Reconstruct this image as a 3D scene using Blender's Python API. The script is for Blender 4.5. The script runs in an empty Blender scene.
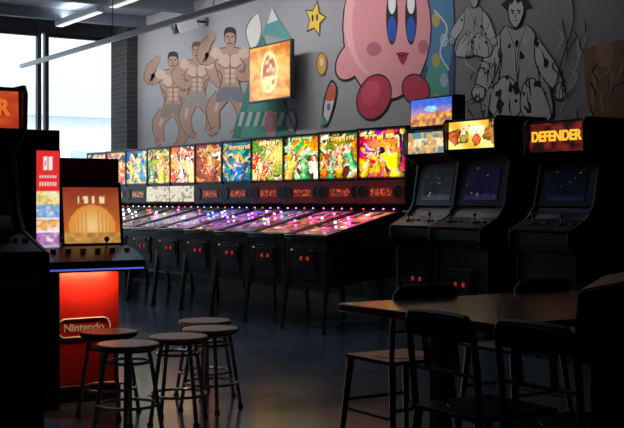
import bpy, bmesh, math, random
from mathutils import Vector, Matrix, Euler
SC=bpy.context.scene
PHI=math.atan(742/1150); S_,C_=math.sin(PHI),math.cos(PHI)
WALLY=7.4; F=1150.0; CAMZ=1.2
try:
    SC.view_settings.view_transform='Standard'; SC.view_settings.look='None'
except Exception as e: print(e)

# ---------------------------------------------------------------- materials
MATS={}
def mat(name,col=(.5,.5,.5),rough=.5,metal=0,emis=None,es=1.0,coat=0,bump=0,bscale=40,var=0,spec=.5):
    if name in MATS: return MATS[name]
    m=bpy.data.materials.new(name); m.use_nodes=True; nt=m.node_tree; b=nt.nodes['Principled BSDF']
    b.inputs['Base Color'].default_value=(*col,1); b.inputs['Roughness'].default_value=rough
    b.inputs['Metallic'].default_value=metal; b.inputs['Coat Weight'].default_value=coat
    b.inputs['Coat Roughness'].default_value=.08
    b.inputs['Specular IOR Level'].default_value=spec
    if emis: b.inputs['Emission Color'].default_value=(*emis,1); b.inputs['Emission Strength'].default_value=es
    if var or bump:
        tc=nt.nodes.new('ShaderNodeTexCoord'); nz=nt.nodes.new('ShaderNodeTexNoise')
        nz.inputs['Scale'].default_value=bscale; nz.inputs['Detail'].default_value=6
        nt.links.new(tc.outputs['Object'],nz.inputs['Vector'])
        if var:
            r=nt.nodes.new('ShaderNodeValToRGB'); r.color_ramp.elements[0].position=.3; r.color_ramp.elements[1].position=.7
            r.color_ramp.elements[0].color=(*[c*(1-var) for c in col],1); r.color_ramp.elements[1].color=(*[min(1,c*(1+var)) for c in col],1)
            nt.links.new(nz.outputs['Fac'],r.inputs['Fac']); nt.links.new(r.outputs['Color'],b.inputs['Base Color'])
        if bump:
            bp=nt.nodes.new('ShaderNodeBump'); bp.inputs['Strength'].default_value=bump; bp.inputs['Distance'].default_value=.01
            nt.links.new(nz.outputs['Fac'],bp.inputs['Height']); nt.links.new(bp.outputs['Normal'],b.inputs['Normal'])
    MATS[name]=m; return m
def attr_mat(name,emit=0,base=1,rough=.5,coat=0,spec=.5):
    if name in MATS: return MATS[name]
    m=bpy.data.materials.new(name); m.use_nodes=True; nt=m.node_tree; b=nt.nodes['Principled BSDF']
    a=nt.nodes.new('ShaderNodeAttribute'); a.attribute_name='Col'
    b.inputs['Roughness'].default_value=rough; b.inputs['Coat Weight'].default_value=coat; b.inputs['Coat Roughness'].default_value=.06
    b.inputs['Specular IOR Level'].default_value=spec
    if base: 
        nt.links.new(a.outputs['Color'],b.inputs['Base Color'])
    else: b.inputs['Base Color'].default_value=(.02,.02,.02,1)
    if emit:
        nt.links.new(a.outputs['Color'],b.inputs['Emission Color']); b.inputs['Emission Strength'].default_value=emit
    MATS[name]=m; return m

BLACK=mat('black_laminate',(.008,.008,.010),.38,bump=.1,bscale=200)
DARK=mat('dark_plastic',(.018,.018,.021),.35)
CHROME=mat('chrome',(.55,.55,.58),.2,1)
STEEL=mat('dark_steel',(.09,.09,.10),.35,1)
LIT=attr_mat('backlit_artwork',1.3,0,.25)
SCREEN=attr_mat('screen_picture',1.0,0,.12)
PLAY=attr_mat('playfield_under_glass',1.25,1,.4,coat=1)
PAINT=attr_mat('mural_paint',0,1,.75,spec=.2)
RED_E=mat('red_lamp',(.5,.02,.02),.4,emis=(1,.08,.04),es=3)
DOOR_E=mat('coin_door_lamp',(.3,.02,.02),.4,emis=(1,.06,.03),es=.3)
WHITE_E=mat('white_lamp',(.8,.8,.8),.4,emis=(1,.85,.95),es=3.5)
BLUE_E=mat('blue_lamp',(.1,.1,.8),.4,emis=(.15,.25,1),es=6)
PURP_E=mat('violet_lamp',(.4,.1,.8),.4,emis=(.7,.15,1),es=5)
PINK_E=mat('pink_lamp',(.8,.1,.4),.4,emis=(1,.12,.4),es=5)
YEL_E=mat('amber_lamp',(.8,.5,.1),.4,emis=(1,.6,.15),es=3)
YEL_D=mat('amber_button',(.5,.3,.05),.4,emis=(1,.5,.1),es=.2)

# ---------------------------------------------------------------- mesh building
class Part:
    def __init__(s):
        s.bm=bmesh.new(); s.col=s.bm.verts.layers.float_color.new('Col'); s.mats=[]
    def mi(s,m):
        if m not in s.mats: s.mats.append(m)
        return s.mats.index(m)
    def _fin(s,verts,m):
        i=s.mi(m); fs=set()
        for v in verts:
            for f in v.link_faces: fs.add(f)
        for f in fs: f.material_index=i
    def box(s,c,size,m,rot=(0,0,0)):
        M=Matrix.Translation(c)@Euler(rot).to_matrix().to_4x4()@Matrix.Diagonal((*size,1))
        r=bmesh.ops.create_cube(s.bm,size=1,matrix=M); s._fin(r['verts'],m)
    def cyl(s,c,r,h,m,r2=None,rot=(0,0,0),seg=20):
        M=Matrix.Translation(c)@Euler(rot).to_matrix().to_4x4()
        q=bmesh.ops.create_cone(s.bm,cap_ends=True,segments=seg,radius1=r,radius2=r if r2 is None else r2,depth=h,matrix=M); s._fin(q['verts'],m)
    def sph(s,c,r,m,sc=(1,1,1),seg=14):
        M=Matrix.Translation(c)@Matrix.Diagonal((*sc,1))
        q=bmesh.ops.create_uvsphere(s.bm,u_segments=seg,v_segments=max(6,seg//2),radius=r,matrix=M); s._fin(q['verts'],m)
    def prism(s,prof,x0,x1,m):
        a=[s.bm.verts.new((x0,y,z)) for y,z in prof]; b=[s.bm.verts.new((x1,y,z)) for y,z in prof]
        i=s.mi(m); n=len(prof); fs=[s.bm.faces.new(a),s.bm.faces.new(b[::-1])]
        for k in range(n): fs.append(s.bm.faces.new((a[k],b[k],b[(k+1)%n],a[(k+1)%n])))
        for f in fs: f.material_index=i
        bmesh.ops.recalc_face_normals(s.bm,faces=fs)
    def tube(s,pts,r,m,seg=8,closed=False):
        pts=[Vector(p) for p in pts]; n=len(pts); rings=[]; i=s.mi(m); up=None
        for k,p in enumerate(pts):
            if closed: t=(pts[(k+1)%n]-pts[k-1]).normalized()
            else: t=(pts[min(k+1,n-1)]-pts[max(k-1,0)]).normalized()
            if up is None:
                up=Vector((0,0,1)) if abs(t.z)<.9 else Vector((1,0,0))
            a=(up-t*up.dot(t)).normalized(); b=t.cross(a); up=a
            rr=r[k] if isinstance(r,(list,tuple)) else r
            rings.append([s.bm.verts.new(p+a*rr*math.cos(2*math.pi*j/seg)+b*rr*math.sin(2*math.pi*j/seg)) for j in range(seg)])
        fs=[]
        for k in range(n if closed else n-1):
            A=rings[k];B=rings[(k+1)%n]
            for j in range(seg): fs.append(s.bm.faces.new((A[j],A[(j+1)%seg],B[(j+1)%seg],B[j])))
        if not closed: fs+= [s.bm.faces.new(rings[0][::-1]),s.bm.faces.new(rings[-1])]
        for f in fs: f.material_index=i
        bmesh.ops.recalc_face_normals(s.bm,faces=fs)
    def pic(s,fn,o,ux,uz,nu,nv,m):
        o=Vector(o);ux=Vector(ux);uz=Vector(uz); i=s.mi(m); g=[]
        for a in range(nv+1):
            row=[]
            for b in range(nu+1):
                u=b/nu;v=a/nv; q=s.bm.verts.new(o+ux*u+uz*v); c=fn(u,v); q[s.col]=(c[0],c[1],c[2],1); row.append(q)
            g.append(row)
        for a in range(nv):
            for b in range(nu):
                f=s.bm.faces.new((g[a][b],g[a][b+1],g[a+1][b+1],g[a+1][b])); f.material_index=i
    def poly(s,pts,m,c=(1,1,1)):
        vs=[]
        for p in pts:
            q=s.bm.verts.new(p); q[s.col]=(*c,1); vs.append(q)
        f=s.bm.faces.new(vs); f.material_index=s.mi(m); return f
    def finish(s,name,parent=None,origin=None,bevel=0,smooth=True,loc=None):
        if origin is not None: bmesh.ops.translate(s.bm,verts=s.bm.verts,vec=-Vector(origin))
        me=bpy.data.meshes.new(name); s.bm.to_mesh(me); s.bm.free()
        for m in s.mats: me.materials.append(m)
        if smooth:
            for p in me.polygons: p.use_smooth=True
            me.set_sharp_from_angle(angle=math.radians(35))
        ob=bpy.data.objects.new(name,me); SC.collection.objects.link(ob)
        if parent: ob.parent=parent
        elif origin is not None: ob.location=origin
        if loc is not None: ob.location=loc
        if bevel:
            b=ob.modifiers.new('bevel','BEVEL'); b.width=bevel; b.segments=2; b.limit_method='ANGLE'; b.angle_limit=math.radians(40)
        return ob
def empty(name,loc,rz=0):
    e=bpy.data.objects.new(name,None); e.empty_display_size=.2; SC.collection.objects.link(e); e.location=loc; e.rotation_euler=(0,0,rz); return e
def text(name,body,parent,loc,rot,size,m,ext=.002,sx=1,bold=0):
    c=bpy.data.curves.new(name,'FONT'); c.body=body; c.size=size; c.extrude=ext; c.align_x='CENTER'; c.align_y='CENTER'; c.offset=bold
    c.materials.append(m); o=bpy.data.objects.new(name,c); SC.collection.objects.link(o); o.parent=parent; o.location=loc; o.rotation_euler=rot; o.scale=(sx,1,1); return o
def area(name,loc,rot,sx,sy,power,col=(1,1,1),spread=180,parent=None):
    l=bpy.data.lights.new(name,'AREA'); l.shape='RECTANGLE'; l.size=sx; l.size_y=sy; l.energy=power; l.color=col; l.spread=math.radians(spread)
    o=bpy.data.objects.new(name,l); SC.collection.objects.link(o); o.location=loc; o.rotation_euler=rot
    if parent: o.parent=parent
    return o

# ---------------------------------------------------------------- little picture functions
def hsh(x,y,s): 
    n=math.sin(x*127.1+y*311.7+s*74.7)*43758.5453; return n-math.floor(n)
def vn(x,y,s):
    xi,yi=math.floor(x),math.floor(y); a,b=x-xi,y-yi; a=a*a*(3-2*a); b=b*b*(3-2*b)
    return (hsh(xi,yi,s)*(1-a)+hsh(xi+1,yi,s)*a)*(1-b)+(hsh(xi,yi+1,s)*(1-a)+hsh(xi+1,yi+1,s)*a)*b
def mix(a,b,t): t=max(0,min(1,t)); return tuple(a[i]*(1-t)+b[i]*t for i in range(3))
def mul(a,k): return tuple(c*k for c in a)
def art(seed,bg1,bg2,acc,fig,title=(1,.8,.1),gain=1.0,kind=0,ink=(.01,.01,.02)):
    R=random.Random(seed)
    pal=[bg1,bg2,acc,fig,title,(.95,.88,.75),mul(bg1,.2),mul(acc,.3),(.01,.01,.02)]
    if kind==0: figs=[(.5,.56,1.5,0)]
    elif kind==1: figs=[(.24,.48,.85,-.3),(.76,.46,.85,.35),(.5,.62,1.0,.1)]
    elif kind==2: figs=[(.64,.58,1.3,.4),(.2,.34,.6,-.3),(.35,.5,.5,.2)]
    else: figs=[(R.uniform(.08,.92),R.uniform(.15,.80),R.uniform(.35,.75),R.uniform(-.6,.6)) for _ in range(9)]
    figs.sort(key=lambda f:-f[1])
    figs=[(x,y,s,l,R.choice([acc,fig,title,bg2]),R.choice([(.3,.08,.02),(.02,.02,.03),(.6,.35,.06),(.5,.5,.5)]),R.choice([-1,1])) for x,y,s,l in figs]
    tb=R.choice([(.84,.94),(.83,.95),(.05,.15),(.82,.93)]); nl=R.choice([7,9,10]); arc=R.uniform(-.10,.10)
    t0=R.uniform(.10,.28); t1=R.uniform(.72,.9)
    fc=(R.uniform(.35,.65),R.uniform(.4,.6))
    def fn(u,v):
        wx=vn(u*3,v*3,seed)-.5; wy=vn(u*3,v*3,seed+20)-.5
        d=math.hypot(u-fc[0],v-fc[1]); a=math.atan2(v-fc[1],u-fc[0])
        c=mix(bg2,bg1,d*1.7+wx*.8)
        if kind in(0,2) and math.sin(a*15+seed+wx*4)>.1: c=mix(c,acc,.45*min(1,d*2.5))
        t=vn(u*5+wx*3,v*5+wy*3,seed+7)*9; k=int(t)
        if vn(u*4+wy*2,v*4,seed+11)>.42: c=mul(pal[k%9],.4+1.0*vn(u*12,v*12,seed+2))
        if abs(t-round(t))<.12: c=mul(c,.3)
        fx_=(vn(u*9,v*9,seed+31)-.5)*.07; fy_=(vn(u*9,v*9,seed+32)-.5)*.07
        for hx,hy,s,ln,col,hair,side in figs:
            y=v-hy+fy_; x=u-hx+ln*y*.8+fx_
            if y<-.06*s and y>-.72*s:
                w=.16*s*(1.0-.6*min(1,(-y/s-.1)/.25)) if y>-.35*s else .10*s*(1+(-y/s-.35))
                xx=abs(x)/w
                if xx<1:
                    sh=.25+.95*max(0,1-(x/w+.4)**2*.7)
                    c=mul(col if vn(u*10+s,v*10,seed+k)>.35 else mix(col,(.85,.55,.4),.7),sh*(.55+.9*vn(u*20,v*20,seed+5)))
                elif xx<1.18: c=ink
            ax=abs(x-side*(.14*s+(y+.14*s)*.9))
            if -.16*s<y<.12*s:
                if ax<.035*s: c=mul((.85,.5,.33),.5+.7*vn(u*20,v*20,seed+6))
                elif ax<.05*s: c=ink
            q=(x/(.052*s))**2+(y/(.075*s))**2
            if q<1:
                c=mul((.95,.60,.40),.25+.8*max(0,1-((x/(.05*s)+.4)**2)*.8)); 
                if y>-.01*s and q>.3 and y<.025*s and abs(x)>.015*s: c=mul(c,.3)
            elif q<2.4 and y>-.07*s: c=mul(hair,.4+1.1*vn(u*26,v*26,seed))
        vv=v-arc*(1-4*(u-.5)**2)+fy_*.3
        if tb[0]<vv<tb[1] and t0<u<t1:
            t=(u-t0)/(t1-t0)*nl; kk=int(t); fx=t-kk; fy=(vv-tb[0])/(tb[1]-tb[0])
            on=.10<fx<.88 and 0.08<fy<.92 and ((fx<.40) or (fy>.70 and hsh(kk,4,seed)>.3) or (hsh(kk,1,seed)>.4 and abs(fy-.45)<.14) or (hsh(kk,2,seed)>.45 and fx>.60) or (hsh(kk,3,seed)>.5 and fy<.3))
            if on: c=mul(mix(mix(title,(.9,.1,.02),.35),mix(title,(1,1,.8),.5),fy),.95)
            else: c=mul(c,.25)
        c=mul(c,.6+.8*vn(u*34,v*34,seed+3))
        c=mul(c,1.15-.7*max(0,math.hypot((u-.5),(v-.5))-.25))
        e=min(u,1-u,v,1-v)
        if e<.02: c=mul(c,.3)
        m=sum(c)/3; c=tuple(max(0,m+(k-m)*1.3) for k in c)
        return mul(c,gain)
    return fn
def playart(seed,c1,c2,c3,gain):
    R=random.Random(seed); sp=[(R.random(),R.random(),R.uniform(.03,.08),R.choice([c1,c1,c2,c3,(1,.8,.7)])) for _ in range(30)]
    def fn(u,v):
        c=mul(mix(c1,c2,vn(u*3,v*5,seed)*1.3-.15),.15+.7*vn(u*4,v*7,seed+1)**2)
        if vn(u*9+v*3,v*14,seed+5)>.66: c=mul(c3,.55)
        if vn(u*10,v*8+u*4,seed+6)<.33: c=(.008,.008,.01)
        for x,y,r,col in sp:
            q=math.hypot(u-x,(v-y)*2.0)
            if q<r: c=mul(col,1.5 if q<r*.6 else .6)
            elif q<r*1.25: c=(.01,.01,.01)
        if v<.13: c=mul(mix((.05,.05,.06),c2,.3),.4)
        return mul(c,gain*(.6+.7*vn(u*14,v*30,seed+9)))
    return fn

# ================================================================ ROOM
def concrete():
    m=bpy.data.materials.new('polished_concrete'); m.use_nodes=True; nt=m.node_tree; b=nt.nodes['Principled BSDF']
    tc=nt.nodes.new('ShaderNodeTexCoord')
    n1=nt.nodes.new('ShaderNodeTexNoise'); n1.inputs['Scale'].default_value=.9; n1.inputs['Detail'].default_value=9; n1.inputs['Roughness'].default_value=.65
    n2=nt.nodes.new('ShaderNodeTexNoise'); n2.inputs['Scale'].default_value=14; n2.inputs['Detail'].default_value=5
    r=nt.nodes.new('ShaderNodeValToRGB'); r.color_ramp.elements[0].position=.32; r.color_ramp.elements[1].position=.7
    r.color_ramp.elements[0].color=(.036,.043,.055,1); r.color_ramp.elements[1].color=(.105,.120,.143,1)
    nt.links.new(tc.outputs['Object'],n1.inputs['Vector']); nt.links.new(tc.outputs['Object'],n2.inputs['Vector'])
    mx=nt.nodes.new('ShaderNodeMix'); mx.inputs[0].default_value=.35
    nt.links.new(n1.outputs['Fac'],mx.inputs[2]); nt.links.new(n2.outputs['Fac'],mx.inputs[3]); nt.links.new(mx.outputs[0],r.inputs['Fac'])
    br=nt.nodes.new('ShaderNodeTexBrick'); br.offset=0; br.inputs['Scale'].default_value=1; br.inputs['Brick Width'].default_value=3; br.inputs['Row Height'].default_value=3
    br.inputs['Mortar Size'].default_value=.006; br.inputs['Color1'].default_value=(1,1,1,1); br.inputs['Color2'].default_value=(1,1,1,1); br.inputs['Mortar'].default_value=(.25,.25,.25,1)
    nt.links.new(tc.outputs['Object'],br.inputs['Vector'])
    mm=nt.nodes.new('ShaderNodeMix'); mm.data_type='RGBA'; mm.blend_type='MULTIPLY'; mm.inputs[0].default_value=1
    nt.links.new(r.outputs['Color'],mm.inputs[6]); nt.links.new(br.outputs['Color'],mm.inputs[7]); nt.links.new(mm.outputs[2],b.inputs['Base Color'])
    mr=nt.nodes.new('ShaderNodeMapRange'); mr.inputs[3].default_value=.05; mr.inputs[4].default_value=.30; nt.links.new(n1.outputs['Fac'],mr.inputs[0]); nt.links.new(mr.outputs[0],b.inputs['Roughness'])
    b.inputs['Specular IOR Level'].default_value=.9
    bp=nt.nodes.new('ShaderNodeBump'); bp.inputs['Strength'].default_value=.03; bp.inputs['Distance'].default_value=.02; nt.links.new(n2.outputs['Fac'],bp.inputs['Height']); nt.links.new(bp.outputs['Normal'],b.inputs['Normal'])
    return m
def brickmat():
    m=bpy.data.materials.new('dark_brick'); m.use_nodes=True; nt=m.node_tree; b=nt.nodes['Principled BSDF']
    tc=nt.nodes.new('ShaderNodeTexCoord'); mp=nt.nodes.new('ShaderNodeMapping'); mp.inputs['Rotation'].default_value=(math.pi/2,0,0)
    br=nt.nodes.new('ShaderNodeTexBrick'); br.inputs['Scale'].default_value=1; br.inputs['Brick Width'].default_value=.22; br.inputs['Row Height'].default_value=.075; br.inputs['Mortar Size'].default_value=.007
    br.inputs['Color1'].default_value=(.045,.04,.04,1); br.inputs['Color2'].default_value=(.03,.027,.028,1); br.inputs['Mortar'].default_value=(.07,.07,.07,1)
    nt.links.new(tc.outputs['Object'],mp.inputs['Vector']); nt.links.new(mp.outputs[0],br.inputs['Vector']); nt.links.new(br.outputs['Color'],b.inputs['Base Color'])
    b.inputs['Roughness'].default_value=.85; return m
WG=mat('wall_paint_grey',(.31,.315,.335),.8,bump=.05,bscale=60,var=.05)
WD=mat('wall_paint_charcoal',(.19,.192,.21),.8,bump=.05,bscale=60,var=.05)
WP=mat('wall_paint_dark',(.06,.06,.07),.8,var=.05)
CEI=mat('ceiling_paint',(.28,.32,.36),.8,var=.06,bscale=5)
FRM=mat('window_frame_metal',(.03,.033,.036),.5,.5)
X0,X1,Y0,Y1,H=-17.1,4.0,-6.0,7.4,4.0
def wallbox(name,lo,hi,m):
    p=Part(); c=[(lo[i]+hi[i])/2 for i in range(3)]; p.box(c,[hi[i]-lo[i] for i in range(3)],m); return p.finish(name,origin=c,smooth=False)
wallbox('floor',(X0-.2,Y0-.2,-.15),(X1+.2,Y1+.2,0),concrete())
wallbox('ceiling',(X0-.2,Y0-.2,H),(X1+.2,Y1+.2,H+.15),CEI)
wn=wallbox('wall_north',(X0,Y1,0),(-8.9,Y1+.2,H),WG)
wallbox('wall_north_dark',(-8.9,Y1,0),(X1,Y1+.2,H),WD)
wallbox('wall_south',(X0,Y0-.2,0),(X1,Y0,H),WP)
wallbox('wall_east',(X1,Y0,0),(X1+.2,Y1,H),WP)
wb=Part()
wb.box((X0-.1,(Y0+2.0)/2,H/2),(.2,2.0-Y0,H),WP)
wb.box((X0-.1,4.7,.2),(.2,5.4,.4),WP)
wb.box((X0-.1,4.7,3.89),(.2,5.4,.22),WP)
wb.finish('wall_west',smooth=False)
for k,(a,b) in enumerate([(6.15,7.35),(4.87,6.09),(3.6,4.81),(2.05,3.54)]):
    p=Part(); z0,z1=.4,3.78
    for yy in (a+.03,b-.03): p.box((X0-.06,yy,(z0+z1)/2),(.10,.06,z1-z0),FRM)
    for zz in (z0+.03,1.0,z1-.03): p.box((X0-.06,(a+b)/2,zz),(.08,b-a,.06),FRM)
    p.finish('window_%d'%(k+1),smooth=False,origin=(X0-.06,(a+b)/2,2.1))
wallbox('trim_pillar',(-17.08,7.22,0),(-16.46,7.4,3.99),brickmat())
wallbox('baseboard_north',(-16.4,7.38,0),(4,7.4,.12),DARK)
for k,xx in enumerate((-16.2,-14.6,-13.0,-11.4,-9.8,-8.2,-6.6)):
    wallbox('trim_beam_%d'%(k+1),(xx-.06,Y0,H-.16),(xx+.06,Y1,H),mat('beam_paint',(.17,.20,.23),.7))
wallbox('street_ground',(-60,-20,-.3),(-17.4,50,-.05),mat('pavement',(.55,.55,.55),.9,var=.1,bscale=2))
p=Part(); p.box((-45,16,2.2),(5,22,4.4),mat('facade_pale',(.88,.9,.92),.8)); p.prism([(4.6,4.4),(27.4,4.4),(27.4,4.9),(16,5.6),(4.6,4.9)],-48,-42,mat('roof_blue',(.62,.72,.80),.7))
for j in range(6): p.box((-42.45,7+j*3.4,2.3),(.1,1.8,1.6),mat('facade_glass',(.45,.55,.62),.2))
p.finish('street_building')

rail=empty('lighting_track',(-11,5.73,3.22))
WHT=mat('white_enamel',(.70,.73,.75),.4)
p=Part()
p.box((-10.8,5.73,3.22),(12.4,.05,.06),WHT)
for xx in (-16.2,-13.5,-10.8,-8.1,-5.4): p.tube([(xx,5.73,3.24),(xx,5.73,4.0)],.006,STEEL)
p.finish('rail',rail,origin=(-11,5.73,3.22))
for k,xx in enumerate((-15.6,-13.6,-11.6,-9.9,-7.7)):
    e=empty('added_wall_wash_lamp',(xx,6.1,3.80))  # added lamp row, put in to wash the mural wall with light
    p=Part(); p.box((0,0,.02),(1.6,.12,.08),WHT); p.box((0,0,-.025),(1.54,.09,.012),mat('added_wash_diffuser',(.8,.8,.8),.5,emis=(1,.97,.92),es=.8))
    p.tube([(-.6,0,.05),(-.6,0,.2)],.006,STEEL); p.tube([(.6,0,.05),(.6,0,.2)],.006,STEEL); p.finish('housing',e)
    area('added_lamp_light',(0,.02,-.05),(math.radians(48),0,0),1.5,.1,[20,19,18,11,5][k],(1,.96,.94),150,e)
    area('added_up_light',(0,0,.075),(math.pi,0,0),1.5,.1,[9,7,3,1.5,.7][k],(.85,.93,1),170,e)  # added uplight that brightens the ceiling and gives ambient bounce

# ================================================================ MURAL
MU=Part()
def Wp(px,py,lay):
    rho=(px-312)/F; y=WALLY-.002-.0006*lay; Z=y/(S_+C_*rho)
    return (Z*(-C_+rho*S_), y, CAMZ+(200-py)*Z/F)
def cr(pts,closed,n=6):
    N=len(pts); out=[]
    for i in (range(N) if closed else range(N-1)):
        P=[pts[(i+k)%N] if closed else pts[max(0,min(N-1,i+k))] for k in (-1,0,1,2)]
        for j in range(n):
            t=j/n
            out.append(tuple(.5*(2*P[1][a]+(P[2][a]-P[0][a])*t+(2*P[0][a]-5*P[1][a]+4*P[2][a]-P[3][a])*t*t+(3*P[1][a]-P[0][a]-3*P[2][a]+P[3][a])*t**3) for a in range(len(pts[0]))))
    if not closed: out.append(tuple(pts[-1]))
    return out
LAY=[0]
def shape(pts,col,smooth=True):
    LAY[0]+=.12
    q=cr(pts,True) if smooth else pts
    MU.poly([Wp(x,y,LAY[0]) for x,y in q],PAINT,col)
def ell(cx,cy,rx,ry,col,rot=0,n=28):
    LAY[0]+=.12; c,s=math.cos(rot),math.sin(rot)
    MU.poly([Wp(cx+rx*math.cos(t)*c-ry*math.sin(t)*s,cy+rx*math.cos(t)*s+ry*math.sin(t)*c,LAY[0]) for t in [2*math.pi*k/n for k in range(n)]],PAINT,col)
def stroke(pts,w,col,n=5):
    LAY[0]+=.08
    ws=w if isinstance(w,(list,tuple)) else [w]*len(pts)
    q=cr([(p[0],p[1],ws[i]) for i,p in enumerate(pts)],False,n); L=[];R=[]
    for k,(x,y,ww) in enumerate(q):
        a=q[max(0,k-1)];b=q[min(len(q)-1,k+1)]; dx,dy=b[0]-a[0],b[1]-a[1]; l=math.hypot(dx,dy) or 1
        L.append(Wp(x-dy/l*ww/2,y+dx/l*ww/2,LAY[0])); R.append(Wp(x+dy/l*ww/2,y-dx/l*ww/2,LAY[0]))
    i=MU.mi(PAINT); vl=[];vr=[]
    for a,b in zip(L,R):
        va=MU.bm.verts.new(a); vb=MU.bm.verts.new(b); va[MU.col]=(*col,1); vb[MU.col]=(*col,1); vl.append(va); vr.append(vb)
    for k in range(len(vl)-1):
        f=MU.bm.faces.new((vl[k],vl[k+1],vr[k+1],vr[k])); f.material_index=i
SK=(.37,.235,.18); SKL=(.50,.37,.30); SKD=(.13,.075,.06); INK=(.03,.025,.03)
def man(cx,cy,s,fl,trunk,armup=True,hair=INK):
    T=lambda P:[(cx+x*s*fl,cy+y*s) for x,y in P]
    def limb(P,W,c=SK):
        stroke(T(P),[(w+1.6)*s for w in W],SKD); stroke(T(P),[w*s for w in W],c)
    limb([(8,16),(17,30),(14,50)],[15,13,8]); limb([(-7,16),(-14,34),(-8,52)],[15,13,8])
    limb([(14,50),(20,53)],[6,5]); limb([(-8,52),(-1,55)],[6,5])
    stroke(T([(12,22),(15,32)]),3*s,SKL); stroke(T([(-11,22),(-13,34)]),3*s,SKL)
    shape(T([(-17,-29),(-5,-33),(5,-33),(17,-29),(14.5,-12),(10,3),(10,10),(-10,10),(-10,3),(-14.5,-12)]),SKD)
    shape(T([(-16,-28),(-5,-32),(5,-32),(16,-28),(13.5,-12),(9,3),(9,10),(-9,10),(-9,3),(-13.5,-12)]),SK)
    for sx in (-1,1):
        shape(T([(sx*1,-24),(sx*9,-26),(sx*12,-18),(sx*6,-13),(sx*1,-15)]),SKL)
        for j in range(3): ell(*T([(sx*3,-9+j*5)])[0],2.4*s,2*s,SKL)
        stroke(T([(sx*11,-16),(sx*6,-12),(sx*1,-13)]),.9*s,SKD)
        stroke(T([(sx*12,-10),(sx*8,-4),(sx*9,4)]),1.2*s,SKD)
    stroke(T([(0,-26),(0,6)]),.8*s,SKD)
    shape(T([(-10,8),(10,8),(14,22),(3,20),(0,17),(-4,21),(-14,22)]),trunk)
    if armup: limb([(14,-26),(26,-21),(25,-34),(18,-43)],[11,12,10,6])
    else: limb([(14,-26),(21,-12),(28,-2)],[11,12,8])
    ell(*T([(18,-44) if armup else (29,1)])[0],4.4*s,4.8*s,SK)
    limb([(-14,-26),(-23,-14),(-15,-3),(-7,-6)],[11,12,9,6])
    ell(*T([(-14,-27)])[0],5.6*s,5.6*s,SKL); ell(*T([(14,-27)])[0],5.6*s,5.6*s,SKL)
    stroke(T([(0,-30),(0,-37)]),8*s,SK)
    ell(*T([(0,-42)])[0],6*s,8*s,SKD); ell(*T([(0,-41.5)])[0],5.3*s,7.2*s,SK)
    shape(T([(-6,-44),(-5,-51),(0,-53),(5,-51),(6,-44),(3,-47),(-3,-47)]),hair)
    for sx in (-1,1): stroke(T([(sx*1.2,-43),(sx*4,-43.6)]),1.1*s,INK)
    stroke(T([(0,-42),(1,-39.5),(-.5,-39)]),.7*s,SKD); stroke(T([(-2.4,-36.8),(2.4,-36.8)]),1*s,INK)
man(173,98,.88,-1,(.25,.19,.16)); man(197,88,.88,1,(.28,.25,.23),False,(.12,.08,.06)); man(230,80,1.0,-1,(.17,.17,.20))
shape([(251,50),(246,34),(249,22),(257,13),(261,30),(257,44)],(.62,.62,.60)); stroke([(251,50),(246,34),(249,22),(257,13)],.8,INK)
TG=(.045,.21,.16)
shape([(232,138),(262,34),(296,136)],TG,False); shape([(240,138),(258,70),(276,137)],(.08,.30,.25),False)
shape([(238,126),(241,112),(284,112),(288,126)],(.42,.45,.44),False)
for k in range(6): shape([(241+k*8,126),(245+k*8,112),(249+k*8,112),(245+k*8,126)],TG,False)
shape([(262,34),(272,8),(292,40)],(.10,.30,.30),False); shape([(272,8),(267,24),(278,20)],(.6,.62,.62),False)
def star(cx,cy,r,col,rot=.2):
    P=[]
    for k in range(10):
        a=rot+math.pi*k/5-math.pi/2; rr=r if k%2==0 else r*.5; P.append((cx+.68*rr*math.cos(a),cy+rr*math.sin(a)*1.15))
    shape(P,INK,False); shape([(cx+(x-cx)*.86,cy+(y-cy)*.86) for x,y in P],col,False)
star(315,19,17,(.72,.50,.07)); ell(312.6,18,1,3.6,INK); ell(317,17.4,1,3.6,INK)
ell(321.5,64,5.6,12,(.30,.15,.06)); ell(321.5,64,4.2,10,(.62,.35,.12)); ell(321.5,62,1.8,4,(.75,.6,.35))
ell(271,123,6.5,13,(.55,.20,.22)); ell(271,123,2.6,5.5,(.33,.335,.35))
ell(291,121,6,12.5,(.14,.14,.15)); ell(291,121,4.6,10.3,(.42,.42,.43)); stroke([(287,112),(295,130)],1,INK)
shape([(322,122),(324,98),(331,80),(337,88),(334,108),(327,126)],INK); shape([(323.5,119),(325.5,99),(331,83),(335.5,89),(332.5,107),(327,123)],(.62,.61,.58))
shape([(325.6,99),(331,83),(335.5,89),(333.6,100)],(.55,.12,.08)); ell(328.8,107,1.8,3.6,(.1,.2,.35)); shape([(320,128),(323,114),(328,122)],(.08,.3,.2),False)
shape([(424,-6),(452,-10),(452,112),(438,124),(424,118),(412,80)],(.06,.10,.20)); 
shape([(424,0),(451,-6),(451,60),(438,84),(426,60)],(.10,.24,.42)); shape([(428,70),(444,60),(449,96),(438,116),(424,104)],(.10,.34,.30))
for k in range(5): ell(436+ (k%2)*8,20+k*20,4,7,(.35,.48,.6) if k%2 else (.45,.38,.12))
stroke([(434,10),(447,28),(440,52),(449,70)],1.6,(.55,.62,.7))
PK=(.72,.31,.34); PKL=(.80,.42,.44); PKD=(.50,.15,.20); FT=(.50,.045,.09)
KX=0
ell(387+KX,27,45,74,INK); 
ell(351+KX,60,14,23,INK,.5); ell(351+KX,60,12.6,21,PK,.5)
ell(387+KX,27,43.6,72,PK); ell(380+KX,20,36,58,PKL); ell(385+KX,25,33,56,PK)
ell(416+KX,90,14,17,INK,-.4); ell(416+KX,90,12.6,15.4,FT,-.4)
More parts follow.
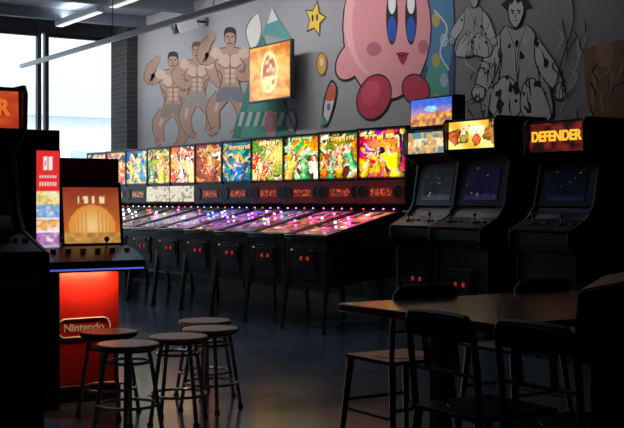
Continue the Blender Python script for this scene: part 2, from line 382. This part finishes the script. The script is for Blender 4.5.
ell(374+KX,97,17,24,INK,.35); ell(374+KX,97,15.6,22.2,FT,.35); ell(371+KX,93,9,13,(.62,.08,.14),.35)
for cx in (392,411):
    cx+=KX; ell(cx,17,6,28,INK); ell(cx,29,4.4,13,(.03,.10,.42)); ell(cx,3,3.8,11,(.85,.85,.85))
ell(374+KX,49,7.6,7,PKD); ell(423+KX,47,5,7,PKD)
shape([(397+KX,54),(402+KX,52),(408+KX,54),(403+KX,65)],(.35,.03,.06)); stroke([(396+KX,53),(402+KX,56),(409+KX,53)],1.3,INK)
# ink line figures on the charcoal part
GL=(.42,.42,.44); G1=(.32,.32,.34); GK=(.008,.008,.010)
R=random.Random(21)
def inkfig(cx,cy,s,fl=1,n=30):
    T=lambda P:[(cx+x*s*fl*.84,cy+y*s) for x,y in P]
    def out(P,fill=None,w=1.3):
        if fill: shape(T(P),fill)
        Q=P+[P[0]]; stroke(T(Q),w*s,GK,5)
    out([(-20,-8),(-12,-15),(0,-11),(13,-16),(24,-6),(30,20),(40,44),(46,78),(20,86),(-6,80),(-34,86),(-44,66),(-30,40),(-26,18)],G1)
    out([(-20,-8),(-34,6),(-46,30),(-50,48),(-38,54),(-26,38),(-20,18)],GL)
    out([(24,-6),(38,10),(52,28),(58,44),(48,52),(34,40),(24,22)],GL)
    out([(-50,46),(-56,56),(-50,64),(-40,60),(-38,52)],GL); out([(56,44),(62,54),(58,62),(48,60),(47,50)],GL)
    for k in range(3): stroke(T([(-54+k*4,56),(-55+k*4.5,64)]),.9*s,GK); stroke(T([(50+k*4,52),(50+k*4.4,61)]),.9*s,GK)
    out([(-30,50),(-14,38),(2,48),(6,74),(-10,84),(-34,84)],GL); out([(34,52),(20,40),(8,50),(6,74),(20,84),(44,82)],GL)
    for k in range(n):
        x=R.uniform(-36,40); y=R.uniform(0,80); r=R.uniform(1.4,4.2)
        shape(T([(x+r*math.cos(t)*R.uniform(.4,1.6),y+1.3*r*math.sin(t)*R.uniform(.4,1.6)) for t in [j*math.pi/3.5 for j in range(7)]]),GK if k%4 else (.45,.45,.46))
    stroke(T([(-12,-15),(-2,8),(0,36)]),3.0*s,GL); stroke(T([(13,-16),(4,8),(0,36)]),3.0*s,GL); stroke(T([(-12,-15),(-2,8),(0,36)]),.9*s,GK); stroke(T([(13,-16),(4,8),(0,36)]),.9*s,GK)
    for k in range(18):
        x=R.uniform(-34,36); y=R.uniform(4,70)
        stroke(T([(x,y),(x+R.uniform(-5,5),y+R.uniform(6,12)),(x+R.uniform(-8,8),y+R.uniform(14,24))]),[.3*s,1.5*s,.3*s],GK)
    out([(-8,-20),(-10,-32),(-6,-42),(5,-43),(10,-34),(8,-24),(2,-14),(-3,-14)],GL)
    hair=[(-11,-30),(-19,-38),(-13,-41),(-19,-54),(-9,-49),(-7,-64),(0,-53),(8,-64),(9,-50),(19,-54),(14,-42),(20,-34),(11,-34),(8,-42),(2,-38),(-1,-43),(-6,-37),(-8,-41)]
    shape(T(hair),(.02,.02,.024),False)
    for k in range(5): stroke(T([(-10+k*5,-44),(-12+k*6,-54)]),.7*s,GL)
    for a in (-4.4,3.6): stroke(T([(a-2.6,-31.5),(a+2.4,-30.5)]),1.4*s,GK); ell(*T([(a,-28.6)])[0],.9*s,1.3*s,GK)
    stroke(T([(-2.4,-20.5),(3,-21)]),.8*s,GK); stroke(T([(0,-28),(-1,-24),(.6,-23.6)]),.7*s,GK)
inkfig(516,40,.95,1); inkfig(474,14,.5,-1,8)
for k in range(16):
    x=R.uniform(456,486); y=R.uniform(56,116); stroke([(x,y),(x+R.uniform(-2,10),y+R.uniform(-10,10)),(x+R.uniform(0,16),y+R.uniform(-16,20))],[.3,1.2,.3],GK if k%3 else GL)
stroke([(552,100),(562,60),(574,20),(570,-10)],1.3,GK); stroke([(560,112),(576,66),(588,30)],.8,GL)
for k in range(12):
    x=R.uniform(556,586); y=R.uniform(0,110); stroke([(x,y),(x+R.uniform(-6,8),y+8),(x+R.uniform(-8,10),y+R.uniform(14,28))],[.3,1.5,.3],GK if k%3 else GL)
BR=(.19,.10,.06)
shape([(584,60),(592,46),(606,50),(618,40),(634,50),(640,110),(612,124),(590,112)],BR); ell(604,54,9,14,(.26,.15,.10))
for k in range(12):
    x=R.uniform(586,626); y=R.uniform(55,108); stroke([(x,y),(x+R.uniform(-6,8),y+8),(x+R.uniform(-8,8),y+R.uniform(12,24))],[.6,2.4,.6],R.choice([GK,GK,(.33,.21,.13)]))
MU.finish('wall_mural_painting',smooth=False,origin=(-12,WALLY-.004,2.6))

# ================================================================ TV + wall speaker
e=empty('wall_television',(-12.0,7.15,2.75))
p=Part(); p.box((0,0,0),(1.0,.05,.70),DARK); p.box((0,.10,0),(.3,.16,.3),STEEL); p.box((0,.215,0),(.12,.06,.5),STEEL)
p.finish('housing',e,bevel=.006)
def tvf(u,v):
    d=math.hypot((u-.5)*1.3,v-.5); a=math.atan2(v-.5,u-.5)
    c=mix((1.0,.66,.16),(.80,.22,.02),d*1.6+.25*math.sin(a*9+8*d))
    if vn(u*3+a,v*8,4)>.6: c=mix(c,(1,.7,.15),.5)
    x=(u-.5)/.17;y=(v-.5)/.32; q=x*x+y*y
    if q<1: c=mix((1,.85,.4),(.50,.07,.02),1.6*vn(u*13,v*13,8)-.2)
    elif q<1.5: c=(1.1,.92,.35)
    return mul(c,.85+.4*vn(u*24,v*24,5))
p=Part(); p.pic(tvf,(-.475,-.0265,-.325),(.95,0,0),(0,0,.65),56,40,SCREEN); p.finish('screen',e)
e=empty('wall_speaker',(-14.15,7.08,3.60))
p=Part(); p.box((0,-.02,0),(.17,.30,.20),WHT,(.35,0,0)); p.box((0,-.175,-.055),(.15,.02,.17),BLACK,(.35,0,0)); p.cyl((0,-.188,-.06),.06,.02,STEEL,rot=(math.pi/2+.35,0,0)); p.tube([(0,.08,.03),(0,.2,.06),(0,.31,.06)],.02,STEEL); p.box((0,.31,.06),(.1,.02,.12),STEEL)
p.finish('cabinet',e,bevel=.008)

# ================================================================ PINBALL MACHINES
PAL=[ # bg1,bg2,acc,fig,title, play colors, gain, kind
 ((.60,.03,.02),(1,.40,.05),(.35,.04,.45),(.85,.55,.1),(1,.7,.1),((1,.05,.16),(1,.15,.42),(1,.35,.1)),1.15,2),
 ((.06,.20,.04),(.95,.35,.04),(.65,.08,.04),(.1,.45,.2),(1,.5,.1),((1,.06,.18),(.8,.2,.1),(.9,.15,.5)),1.1,3),
 ((.80,.22,.03),(1,.55,.12),(.08,.35,.12),(.9,.85,.7),(.3,.8,.3),((.8,.10,.7),(.9,.12,.4),(.2,.5,.5)),1.15,1),
 ((.12,.25,.05),(.95,.65,.25),(.85,.30,.04),(.8,.1,.05),(1,.8,.4),((.35,.12,1),(.9,.12,.7),(.3,.4,.9)),1.2,3),
 ((.01,.08,.14),(.05,.38,.28),(.05,.2,.5),(.5,.5,.2),(.9,.55,.2),((.16,.12,1),(.5,.2,1),(.6,.6,1)),.95,0),
 ((.22,.03,.02),(.8,.24,.04),(.4,.08,.03),(.75,.4,.15),(1,.4,.1),((.25,.15,.95),(.6,.2,.7),(.3,.3,.6)),.85,0),
 ((.8,.18,.03),(1,.70,.3),(.85,.1,.05),(.95,.85,.7),(1,.2,.08),((.6,.25,.35),(.6,.45,.5),(.4,.3,.5)),1.25,2),
 ((.03,.10,.04),(.35,.42,.08),(.9,.32,.05),(.1,.3,.15),(1,.7,.2),((.4,.5,.45),(.6,.7,.75),(.8,.4,.2)),1.05,1),
 ((.02,.12,.38),(.08,.42,.6),(.9,.6,.1),(.3,.5,.6),(1,.8,.3),((.4,.5,.7),(.6,.7,.85),(.3,.4,.5)),1.0,3),
 ((.50,.10,.04),(.9,.40,.1),(.1,.2,.6),(.7,.15,.1),(1,.7,.2),((.4,.5,.7),(.6,.7,.8),(.5,.4,.3)),1.0,2),
 ((.75,.35,.05),(1,.65,.2),(.1,.25,.6),(.8,.2,.1),(1,.8,.4),((.4,.5,.7),(.6,.7,.85),(.5,.5,.5)),1.05,3)]
def pinball(i,x):
    bg1,bg2,acc,fig,tit,pc,gain,kind=PAL[i]
    e=empty('pinball_machine',(x,6.63,0),math.radians(8))
    yf,yr=-.97,.28; w=.28
    side=mat('cabinet_side_%d'%i,tuple(.008+.02*c for c in bg1),.35,var=.6,bscale=9)
    p=Part()
    p.prism([(yf,.40),(yf,.84),(yf+.05,.87),(-.02,1.08),(yr,1.08),(yr,.46),(-.35,.46)],-w,w,side)
    p.box((0,yf-.006,.62),(.30,.012,.30),STEEL); p.box((0,yf-.014,.66),(.24,.01,.16),BLACK)
    for sx in (-1,1):
        p.box((sx*.045,yf-.024,.665),(.022,.02,.034),DOOR_E)
        p.cyl((sx*(w+.008),yf+.16,.80),.012,.02,DARK,rot=(0,math.pi/2,0),seg=12)
        p.box((sx*(w-.005),-.48,.985),(.03,.96,.018),STEEL,(math.atan2(.21,.92),0,0))
    p.box((0,yf+.015,.865),(.58,.07,.03),CHROME)
    p.tube([(.2,yf,.74),(.2,yf-.09,.74)],.008,CHROME); p.sph((.2,yf-.10,.74),.018,BLACK)
    p.cyl((-.2,yf-.008,.74),.010,.02,YEL_D,rot=(math.pi/2,0,0),seg=12)
    p.finish('cabinet',e,bevel=.006)
    p=Part()
    for sx in (-1,1):
        p.tube([(sx*.262,yf+.03,.66),(sx*.295,yf-.05,.02)],[.03,.016],STEEL,6); p.cyl((sx*.295,yf-.05,.012),.026,.024,DARK)
        p.tube([(sx*.262,yr-.04,.66),(sx*.295,yr+.03,.02)],[.03,.016],STEEL,6); p.cyl((sx*.295,yr+.03,.012),.026,.024,DARK)
    p.finish('legs',e)
    p=Part()
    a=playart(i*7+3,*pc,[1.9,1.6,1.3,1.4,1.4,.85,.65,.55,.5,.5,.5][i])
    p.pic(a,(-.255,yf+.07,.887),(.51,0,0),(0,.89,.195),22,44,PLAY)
    R=random.Random(i); em=[PINK_E,PINK_E,PURP_E,PURP_E,BLUE_E,BLUE_E,PINK_E,WHITE_E,WHITE_E,WHITE_E,WHITE_E][i]
    for k in range(5):
        yy=-.15-.5*R.random(); zz=.9+(yy+.9)*.219+.012; xx=R.uniform(-.2,.2)
        p.cyl((xx,yy,zz),.012,.020,em if k<3 else R.choice([RED_E,WHITE_E,YEL_E]),seg=10)
    p.finish('playfield',e)
    p=Part()
    p.prism([(0.0,1.16),(-.0,1.91),(.25,1.91),(.25,1.10),(.06,1.10)],-.345,.345,BLACK)
    for sx in (-1,1): p.box((sx*.335,-.008,1.54),(.02,.016,.74),STEEL)
    p.box((0,-.008,1.90),(.69,.016,.02),STEEL)
    lowlit=i in (6,7)
    zb=1.42
    p.box((0,-.01,1.28),(.65,.02,.22),mat('speaker_panel_red',(.20,.012,.012),.5) if i<4 else BLACK)
    if not lowlit:
        for sx in (-1,1):
            p.cyl((sx*.25,-.02,1.28),.07,.012,DARK,rot=(math.pi/2,0,0)); p.tube([(sx*.25+.07*math.cos(t),-.026,1.28+.07*math.sin(t)) for t in [k*math.pi/8 for k in range(16)]],.005,STEEL,6,True)
    p.finish('backbox',e,bevel=.005)
    p=Part()
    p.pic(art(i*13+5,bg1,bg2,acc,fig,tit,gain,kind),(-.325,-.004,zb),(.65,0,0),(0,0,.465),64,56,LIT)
    if lowlit: p.pic(lambda u,v:mul((.75,.66,.5),.8 if vn(u*16,v*7,i)>.35 else .3),(-.32,-.022,1.18),(.64,0,0),(0,0,.2),30,12,LIT)
    else: p.pic(lambda u,v:mul((.9,.12,.05) if i<6 else (.9,.4,.15),.55 if (.12<v<.88 and vn(u*22,v*6,i+4)>.64) else .09),(-.15,-.022,1.23),(.30,0,0),(0,0,.09),34,10,LIT)
    p.finish('translite',e)
    p=Part()
    for k in range(4): p.sph((-.21+.14*k,-.05,1.112),.008,[RED_E,em,em,em][(k+i)%4],seg=8)
    p.box((0,-.03,1.098),(.54,.05,.02),BLACK)
    p.finish('lamp_row',e)
for i in range(11): pinball(i,-9.02-.71*i)

# ================================================================ ARCADE CABINETS
def arcade(name,loc,rz,w,Ht,marq,scr,body=BLACK,side=None,mh=.24,ctrl=-.42,topper=None,label=None,labmat=None,lsize=.15,bezel=None,low=-.34,sticks=True):
    side=side or body; e=empty(name,loc,rz); hw=w/2
    prof=[(.38,0),(.38,Ht-.10),(.30,Ht),(-.24,Ht),(-.27,Ht-.04),(-.26,Ht-mh-.02),(-.10,Ht-mh-.10),(-.16,1.16),(-.24,1.06),(ctrl,.97),(ctrl-.01,.86),(low,.78),(low,0)]
    inner=[(.37,.01),(.37,Ht-.11),(.29,Ht-.01),(-.215,Ht-.01),(-.225,Ht-mh),(-.04,Ht-mh-.06),(-.13,1.14),(-.22,1.04),(ctrl+.02,.95),(ctrl+.02,.87),(low+.02,.79),(low+.02,.01)]
    p=Part()
    for s in (-1,1):
        x=s*hw; p.prism(prof,x-.011,x+.011,side)
    p.finish('side_panels',e,bevel=.004)
    p=Part(); p.prism(inner,-hw+.011,hw-.011,body)
    p.box((0,low-.0,.42),(.30,.02,.42),STEEL); p.box((0,low-.012,.46),(.25,.012,.26),BLACK)
    for s in (-1,1): p.box((s*.05,low-.022,.50),(.024,.012,.036),DOOR_E)
    p.box((0,low+.005,.06),(w-.04,.03,.12),DARK)
    p.finish('body',e,bevel=.004)
    p=Part()
    W=w-.04
    p.pic(marq,(-W/2,-.228,Ht-mh-.0),(W,0,0),(0,.006,mh-.03),60,22,LIT)
    p.finish('marquee',e)
    zt=Ht-mh-.09; yb,zb=-.138,1.15; yt=-.05
    d=Vector((0,yt-yb,zt-zb)); L=d.length; n=Vector((0,-d.z,d.y)).normalized()
    p=Part()
    bz=bezel or DARK
    ang=-math.atan2(yt-yb,zt-zb)
    cpos=Vector((0,(yt+yb)/2,(zt+zb)/2))+n*.004
    p.box(cpos,(W,.012,L),bz,(ang,0,0))
    p.finish('bezel',e)
    p=Part(); o=Vector((-W*.34,yb,zb))+d*.12+n*.016
    p.pic(scr,o,(W*.68,0,0),d*.72,36,36,SCREEN); p.finish('screen',e)
    p=Part(); ya,yb2=-.235,ctrl+.005; sl=math.atan2(.08,abs(yb2-ya))
    L2=math.hypot(.08,yb2-ya); cy=(ya+yb2)/2; cz=(1.05+.97)/2
    p.box((0,cy,cz),(W,L2,.012),bz,(sl,0,0))
    for s in (-1,1):
        x=s*W*.26; p.cyl((x,cy,cz+.01),.03,.01,STEEL)
        if sticks: p.tube([(x,cy,cz),(x,cy-.005,cz+.065)],.006,CHROME); p.sph((x,cy-.005,cz+.072),.016,mat('joystick_ball',(.3,.02,.02),.3),seg=12)
        for k in range(3): p.cyl((x+.06+.04*k-(.02 if s>0 else 0),cy+.01*(k%2),cz+.012),.014,.014,[mat('button_red',(.5,.03,.02),.3),mat('button_yellow',(.5,.35,.03),.3),mat('button_blue',(.03,.08,.4),.3)][k],seg=12)
    p.finish('control_deck',e)
    if topper:
        p=Part(); p.box((0,-.12,Ht+.15),(w,.14,.28),BLACK); p.box((0,.0,Ht+.02),(w*.8,.3,.04),BLACK); p.finish('topper_box',e,bevel=.008)
        p=Part(); p.pic(topper,(-w/2+.02,-.194,Ht+.03),(w-.04,0,0),(0,0,.24),50,24,LIT); p.finish('topper_art',e)
    if label: text('marquee_lettering',label,e,(0,-.236,Ht-mh/2-.01),(math.pi/2,0,0),lsize,labmat,.003,1,.003)
    return e
def mq_space(u,v):
    c=mix((1,.40,.05),(.05,.12,.55),v*1.3)
    if v<.35+.2*vn(u*7,0,3): c=mix((1,.45,.05),(.15,.04,.1),vn(u*12,v*9,2))
    if (u-.5)**2*6+(v-.62)**2*10<.12: c=(.25,.6,1)
    return mul(c,.7+.6*vn(u*22,v*14,8))
def mq_blue(u,v):
    c=mix((.95,.6,.2),(.55,.22,.08),vn(u*10,v*4,1))
    if vn(u*14,v*5,6)>.6: c=(.12,.3,.4)
    if .3<v<.7 and vn(u*26,v*4,9)>.5: c=(1,.85,.5)
    return mul(c,.75)
def mq_mon(u,v):
    c=mix((.85,.42,.03),(1,.85,.25),.5+.5*math.sin(u*9+v*4))
    for cx,cy,r,col in ((.12,.5,.24,(.45,.08,.02)),(.33,.45,.26,(.30,.22,.04)),(.60,.3,.2,(.65,.1,.03)),(.86,.5,.26,(.35,.14,.03))):
        w=vn(u*14+cx*9,v*5,4)*.9+.55; q=math.hypot((u-cx)*2.4,v-cy)*w
        if q<r: c=mul(col,.4+1.6*vn(u*24,v*14,4))
        elif q<r*1.2: c=(.03,.02,.01)
    if .50<v<.78 and .28<u<.74 and vn(u*30,v*5,2)>.4: c=(1,.97,.7)
    return mul(c,1)
def mq_def(u,v):
    return mix((.015,.004,.006),(.22,.015,.008),vn(u*9,v*6,5)*1.2-.3)
def mq_red(u,v): return mul(mix((.50,.02,.015),(.75,.12,.02),vn(u*7,v*5,7)),.6)
def scr_game(sd,base,g=1.0):
    R=random.Random(sd); sp=[(R.random(),R.random(),R.uniform(.010,.024),R.choice([(1,.2,.1),(.2,.9,.3),(.3,.5,1),(1,.9,.3),(.9,.3,.9)])) for _ in range(9)]
    def fn(u,v):
        c=mul(base,.4+.8*(1-v)*vn(u*3,v*3,sd))
        if v<.12+.10*vn(u*8,1,sd): c=mul(base,2.0)
        for x,y,r,col in sp:
            if abs(u-x)<r and abs(v-y)<r: c=col
        return mul(c,g)
    return fn
BLUEG=mat('blue_grey_panel',(.10,.135,.165),.35)
ATL=mat('amber_letter',(.9,.5,.05),.4,emis=(1,.42,.03),es=1.4)
REDL=mat('orange_letter',(.8,.25,.05),.4,emis=(1,.25,.04),es=.7)
arcade('arcade_cabinet',(-8.10,6.69,0),0,.62,1.84,mq_blue,scr_game(3,(.08,.10,.12),.22),side=mat('side_slate',(.08,.115,.14),.4),mh=.22,topper=mq_space,bezel=BLUEG)
arcade('arcade_cabinet',(-7.33,6.54,0),0,.64,1.89,mq_mon,scr_game(5,(.07,.04,.20),.14),mh=.26)
arcade('arcade_cabinet',(-6.35,6.54,0),0,.62,1.82,mq_def,scr_game(9,(.02,.03,.09),.10),mh=.25,label='DEFENDER',labmat=ATL,lsize=.108)
arcade('arcade_cabinet',(-5.42,1.44,0),math.pi/2,.64,1.73,mq_red,scr_game(11,(.05,.05,.1),.2),mh=.2,ctrl=-.55,low=-.48,label='RAMPAGER',labmat=REDL,lsize=.10)
Z=2.94; lat=1.33
arcade('arcade_cabinet',(-C_*Z+S_*lat,S_*Z+C_*lat,0),-PHI-math.radians(20),.60,1.62,mq_red,scr_game(13,(.05,.05,.1),.2),side=mat('side_teal',(.016,.032,.038),.55),body=BLACK,mh=.2,ctrl=-.60,low=-.57,sticks=False)

# ================================================================ GAME KIOSK (left)
O=(-6.6,2.45,0); ko=empty('game_demo_kiosk',O)
RED=mat('kiosk_red',(.55,.02,.015),.35); REDD=mat('kiosk_dark_red',(.16,.012,.012),.4)
p=Part()
p.box((-6.75,2.585,.42),(.5,.43,.84),RED); p.box((-6.75,2.585,1.145),(.5,.43,.61),REDD)
p.box((-6.62,2.205,.80),(.60,.31,1.60),BLACK)
p.box((-6.495,2.585,.05),(.03,.44,.10),BLACK)
p.finish('body',ko,origin=O,bevel=.006)
p=Part()
p.prism([(-.30,.80),(-.30,.86),(-.10,.93),(.02,.93),(.02,.80)],-.30,.28,BLACK)
for v in p.bm.verts: v.co=Vector((-6.315-v.co.y-.0,2.475+v.co.x,v.co.z))
p.box((-6.41,2.585,.865),(.2,.42,.13),BLACK)
bmesh.ops.recalc_face_normals(p.bm,faces=p.bm.faces)
for j in range(6):
    yy=2.26+j*.088; p.cyl((-6.16,yy,.912),.017,.03,[MATS['button_red'],MATS['button_blue'],MATS['button_yellow']][j%3],seg=12)
for yy in (2.33,2.6): p.tube([(-6.22,yy,.92),(-6.21,yy,.97)],.006,CHROME); p.sph((-6.21,yy,.975),.016,BLACK,seg=10)
p.box((-6.017,2.465,.815),(.008,.56,.010),mat('deck_blue_strip',(.1,.1,.8),.4,emis=(.12,.2,1),es=.6))
p.finish('control_deck',ko,origin=O,bevel=.004)
def nscr(u,v):
    c=mix((.80,.20,.04),(.30,.04,.02),v*.9+.2*vn(u*5,v*5,1))
    q=math.hypot((u-.5)*1.0,(v-.30)*1.1)
    if q<.42: c=mix((1,.70,.28),(.85,.30,.04),q*2.4)
    if q<.34 and abs(((u*14)%1)-.5)<.12: c=(.75,.28,.05)
    if v<.2: c=mix((.8,.45,.12),(.4,.15,.03),vn(u*14,v*14,4))
    if .72<v<.84 and .25<u<.75 and vn(u*24,v*4,6)>.4: c=(1,.85,.5)
    return mul(c,.85)
p=Part(); p.box((-6.47,2.60,1.105),(.05,.40,.40),BLACK,(0,-.12,0)); p.finish('monitor',ko,origin=O,bevel=.006)
p=Part(); sc=Vector((-6.417,2.425,.945)); p.pic(nscr,sc,(0,.35,0),(-.0398,0,.33),44,40,SCREEN); p.finish('screen',ko,origin=O)
def swf(u,v):
    if v>.66:
        c=(.85,.03,.03)
        if .84<v<.95 and .28<u<.72 and not (.47<u<.53): c=(.95,.9,.9) if (u<.47 and not(.34<u<.42 and .87<v<.92)) or u>.53 else c
        if (.71<v<.74 or .77<v<.80) and .1<u<.9 and (u*9)%1>.35: c=(.95,.8,.8)
        return mul(c,.7)
    if v>.20:
        k=int((v-.20)/.46*4); cc=[(.35,.1,.4),(.8,.35,.08),(.15,.35,.65),(.8,.6,.15)][k%4]
        f=((v-.20)/.46*4)%1
        if f<.08: return (.7,.7,.75)
        return mul(mix(cc,(.9,.85,.75),vn(u*6,v*40,k)**3),.5+.6*vn(u*9,v*60,9))
    return mul(mix((.25,.32,.55),(.55,.62,.75),vn(u*3,v*12,1)),.8)
p=Part(); p.pic(swf,(-6.305,2.215,.80),(0,.135,0),(0,0,.68),18,90,LIT); p.box((-6.312,2.283,1.14),(.012,.145,.69),DARK); p.finish('sign_panel',ko,origin=O)
WL=mat('logo_white',(.85,.85,.85),.5)
lx=-6.499
p=Part(); 
pts=[]
for k in range(40):
    t=2*math.pi*k/40; cx=.115 if math.cos(t)>0 else -.115
    pts.append((lx+.004,2.575+cx+.05*math.cos(t),.44+.055*math.sin(t)))
p.tube(pts,.005,WL,6,True); p.finish('logo_outline',ko,origin=O)
text('logo_lettering','Nintendo',ko,(lx+.002+6.6,2.575-2.45,.44),(math.pi/2,0,math.pi/2),.066,WL,.001,1,.0012)
p=Part(); p.box((-6.44,2.59,.785),(.03,.34,.02),mat('warm_tube',(1,.8,.5),.4,emis=(1,.62,.25),es=9)); p.finish('under_deck_lamp',ko,origin=O)
area('under_deck_light',(.19,.14,.765),(0,math.radians(35),0),.06,.34,1.6,(1,.6,.28),170,ko)

# ================================================================ STOOLS
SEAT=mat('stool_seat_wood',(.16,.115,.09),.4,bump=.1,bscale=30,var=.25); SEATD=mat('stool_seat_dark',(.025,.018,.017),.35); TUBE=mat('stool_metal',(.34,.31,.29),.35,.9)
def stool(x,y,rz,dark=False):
    e=empty('round_stool',(x,y,0),rz); m=SEATD if dark else SEAT
    p=Part(); p.cyl((0,0,.452),.160,.026,m,seg=40); p.cyl((0,0,.433),.142,.012,STEEL,seg=40); p.finish('seat',e,bevel=.006)
    p=Part()
    for k in range(4):
        a=math.pi/4+k*math.pi/2; c,s=math.cos(a),math.sin(a)
        p.tube([(c*.105,s*.105,.43),(c*.120,s*.120,.36),(c*.175,s*.175,.012)],.0115,TUBE,10); p.cyl((c*.176,s*.176,.008),.017,.016,DARK,seg=12)
    for z,r in ((.15,.153),(.37,.114)):
        p.tube([(r*math.cos(t),r*math.sin(t),z) for t in [k*math.pi/14 for k in range(28)]],.008,TUBE,8,True)
    p.finish('frame',e)
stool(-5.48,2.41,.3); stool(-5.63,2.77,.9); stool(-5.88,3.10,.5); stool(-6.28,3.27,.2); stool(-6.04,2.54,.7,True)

# ================================================================ TABLES / CHAIRS
WOOD=mat('table_top_wood',(.050,.030,.023),.22,var=.35,bscale=6,coat=.3)
def table(x0,x1,y0,y1,legx):
    cx,cy=(x0+x1)/2,(y0+y1)/2; e=empty('dining_table',(cx,cy,0))
    p=Part(); p.box((0,0,.732),(x1-x0,y1-y0,.036),WOOD); p.finish('top',e,bevel=.005)
    p=Part()
    for s in (-1,1):
        yy=s*((y1-y0)/2-.28)
        p.box((legx-cx,yy,.36),(.07,.07,.70),STEEL); p.box((legx-cx,yy,.705),(.34,.06,.018),STEEL)
        p.box((legx-cx,yy,.015),(.36,.07,.03),STEEL)
    p.box((legx-cx,0,.66),(.04,(y1-y0)-.5,.05),STEEL)
    p.finish('base',e,bevel=.004)
table(-4.16,-3.12,2.82,4.45,-3.80); table(-2.94,-2.30,2.88,4.45,-2.62)
CH=mat('chair_metal',(.030,.028,.030),.38,.8)
def chair(x,y,rz):
    e=empty('metal_dining_chair',(x,y,0),rz)
    p=Part(); p.box((0,0,.452),(.37,.37,.018),CH); p.cyl((0,0,.462),.13,.004,CH,seg=28)
    p.finish('seat',e,bevel=.008)
    p=Part()
    for s in (-1,1):
        p.tube([(s*.165,-.165,.445),(s*.20,-.205,.012)],[.018,.012],CH,8); p.tube([(s*.165,.165,.445),(s*.20,.22,.012)],[.018,.012],CH,8)
        p.tube([(s*.172,.170,.44),(s*.178,.185,.62),(s*.175,.205,.77),(s*.150,.212,.797)],.0125,CH,10)
        p.tube([(s*.185,-.19,.20),(s*.185,.195,.20)],.008,CH)
        for yy in (-.205,.22): p.cyl((s*.20,yy,.007),.017,.014,DARK,seg=10)
    p.tube([(-.185,-.19,.24),(.185,-.19,.24)],.008,CH); p.tube([(-.185,.195,.24),(.185,.195,.24)],.008,CH)
    p.finish('frame',e)
    p=Part(); p.tube([(-.150,.212,.797),(-.05,.216,.802),(.05,.216,.802),(.150,.212,.797)],.0125,CH,10)
    p.box((0,.207,.755),(.34,.008,.08),CH,(-.12,0,0)); p.tube([(-.178,.187,.60),(.178,.187,.60)],.008,CH)
    for xx in (-.08,.08): p.box((xx,.197,.66),(.03,.006,.13),CH,(-.12,0,0))
    p.finish('backrest',e)
chair(-3.14,2.76,math.pi); chair(-4.38,3.32,-math.pi/2); chair(-4.38,4.06,-math.pi/2); chair(-2.71,2.80,math.pi)

# ================================================================ LIGHTS
w=bpy.data.worlds.new('sky'); SC.world=w; w.use_nodes=True; nt=w.node_tree; bg=nt.nodes['Background']
tc=nt.nodes.new('ShaderNodeTexCoord'); sp=nt.nodes.new('ShaderNodeSeparateXYZ'); rp=nt.nodes.new('ShaderNodeValToRGB')
rp.color_ramp.elements[0].color=(.78,.90,.96,1); rp.color_ramp.elements[1].color=(.66,.84,.98,1); rp.color_ramp.elements[1].position=.6
nt.links.new(tc.outputs['Generated'],sp.inputs[0]); nt.links.new(sp.outputs[2],rp.inputs['Fac']); nt.links.new(rp.outputs['Color'],bg.inputs['Color']); bg.inputs['Strength'].default_value=1.8
l=bpy.data.lights.new('sun','SUN'); l.energy=1.8; l.angle=.02; l.color=(1,.98,.95)
o=bpy.data.objects.new('sun',l); SC.collection.objects.link(o); o.location=(0,0,30); o.rotation_euler=Vector((-.75,.15,-.6)).to_track_quat('-Z','Y').to_euler()
l=bpy.data.lights.new('window_portal','AREA'); l.shape='RECTANGLE'; l.size=3.3; l.size_y=5.3; l.cycles.is_portal=True
o=bpy.data.objects.new('window_portal',l); SC.collection.objects.link(o); o.location=(X0+.02,4.7,2.1); o.rotation_euler=(0,-math.pi/2,0)
for k,(x,y,pw,c) in enumerate([(-7.2,1.4,18,(.75,.86,1)),(-4.2,3.3,2.0,(.9,.88,.9)),(-8.8,3.9,17,(.55,.76,1)),(-13.5,3.4,12,(.6,.8,1))]):
    e=empty('added_fill_lamp',(x,y,H))  # unseen lamps added over the room as general fill light
    p=Part(); p.cyl((0,0,-.02),.16,.04,WHT,seg=32); p.cyl((0,0,-.042),.13,.006,mat('added_fill_diffuser',(.8,.8,.8),.5,emis=(.9,.95,1),es=2),seg=32); p.finish('housing',e)
    area('added_lamp_light',(0,0,-.06),(0,0,0),.3,.3,pw,c,120,e)

# ================================================================ CAMERA
cd=bpy.data.cameras.new('camera'); cd.sensor_width=36; cd.lens=F/624*36; cd.shift_y=-14/624; cd.clip_end=200
cam=bpy.data.objects.new('camera',cd); SC.collection.objects.link(cam); cam.location=(0,0,CAMZ); cam.rotation_euler=(math.pi/2,0,math.pi/2-PHI)
SC.camera=cam
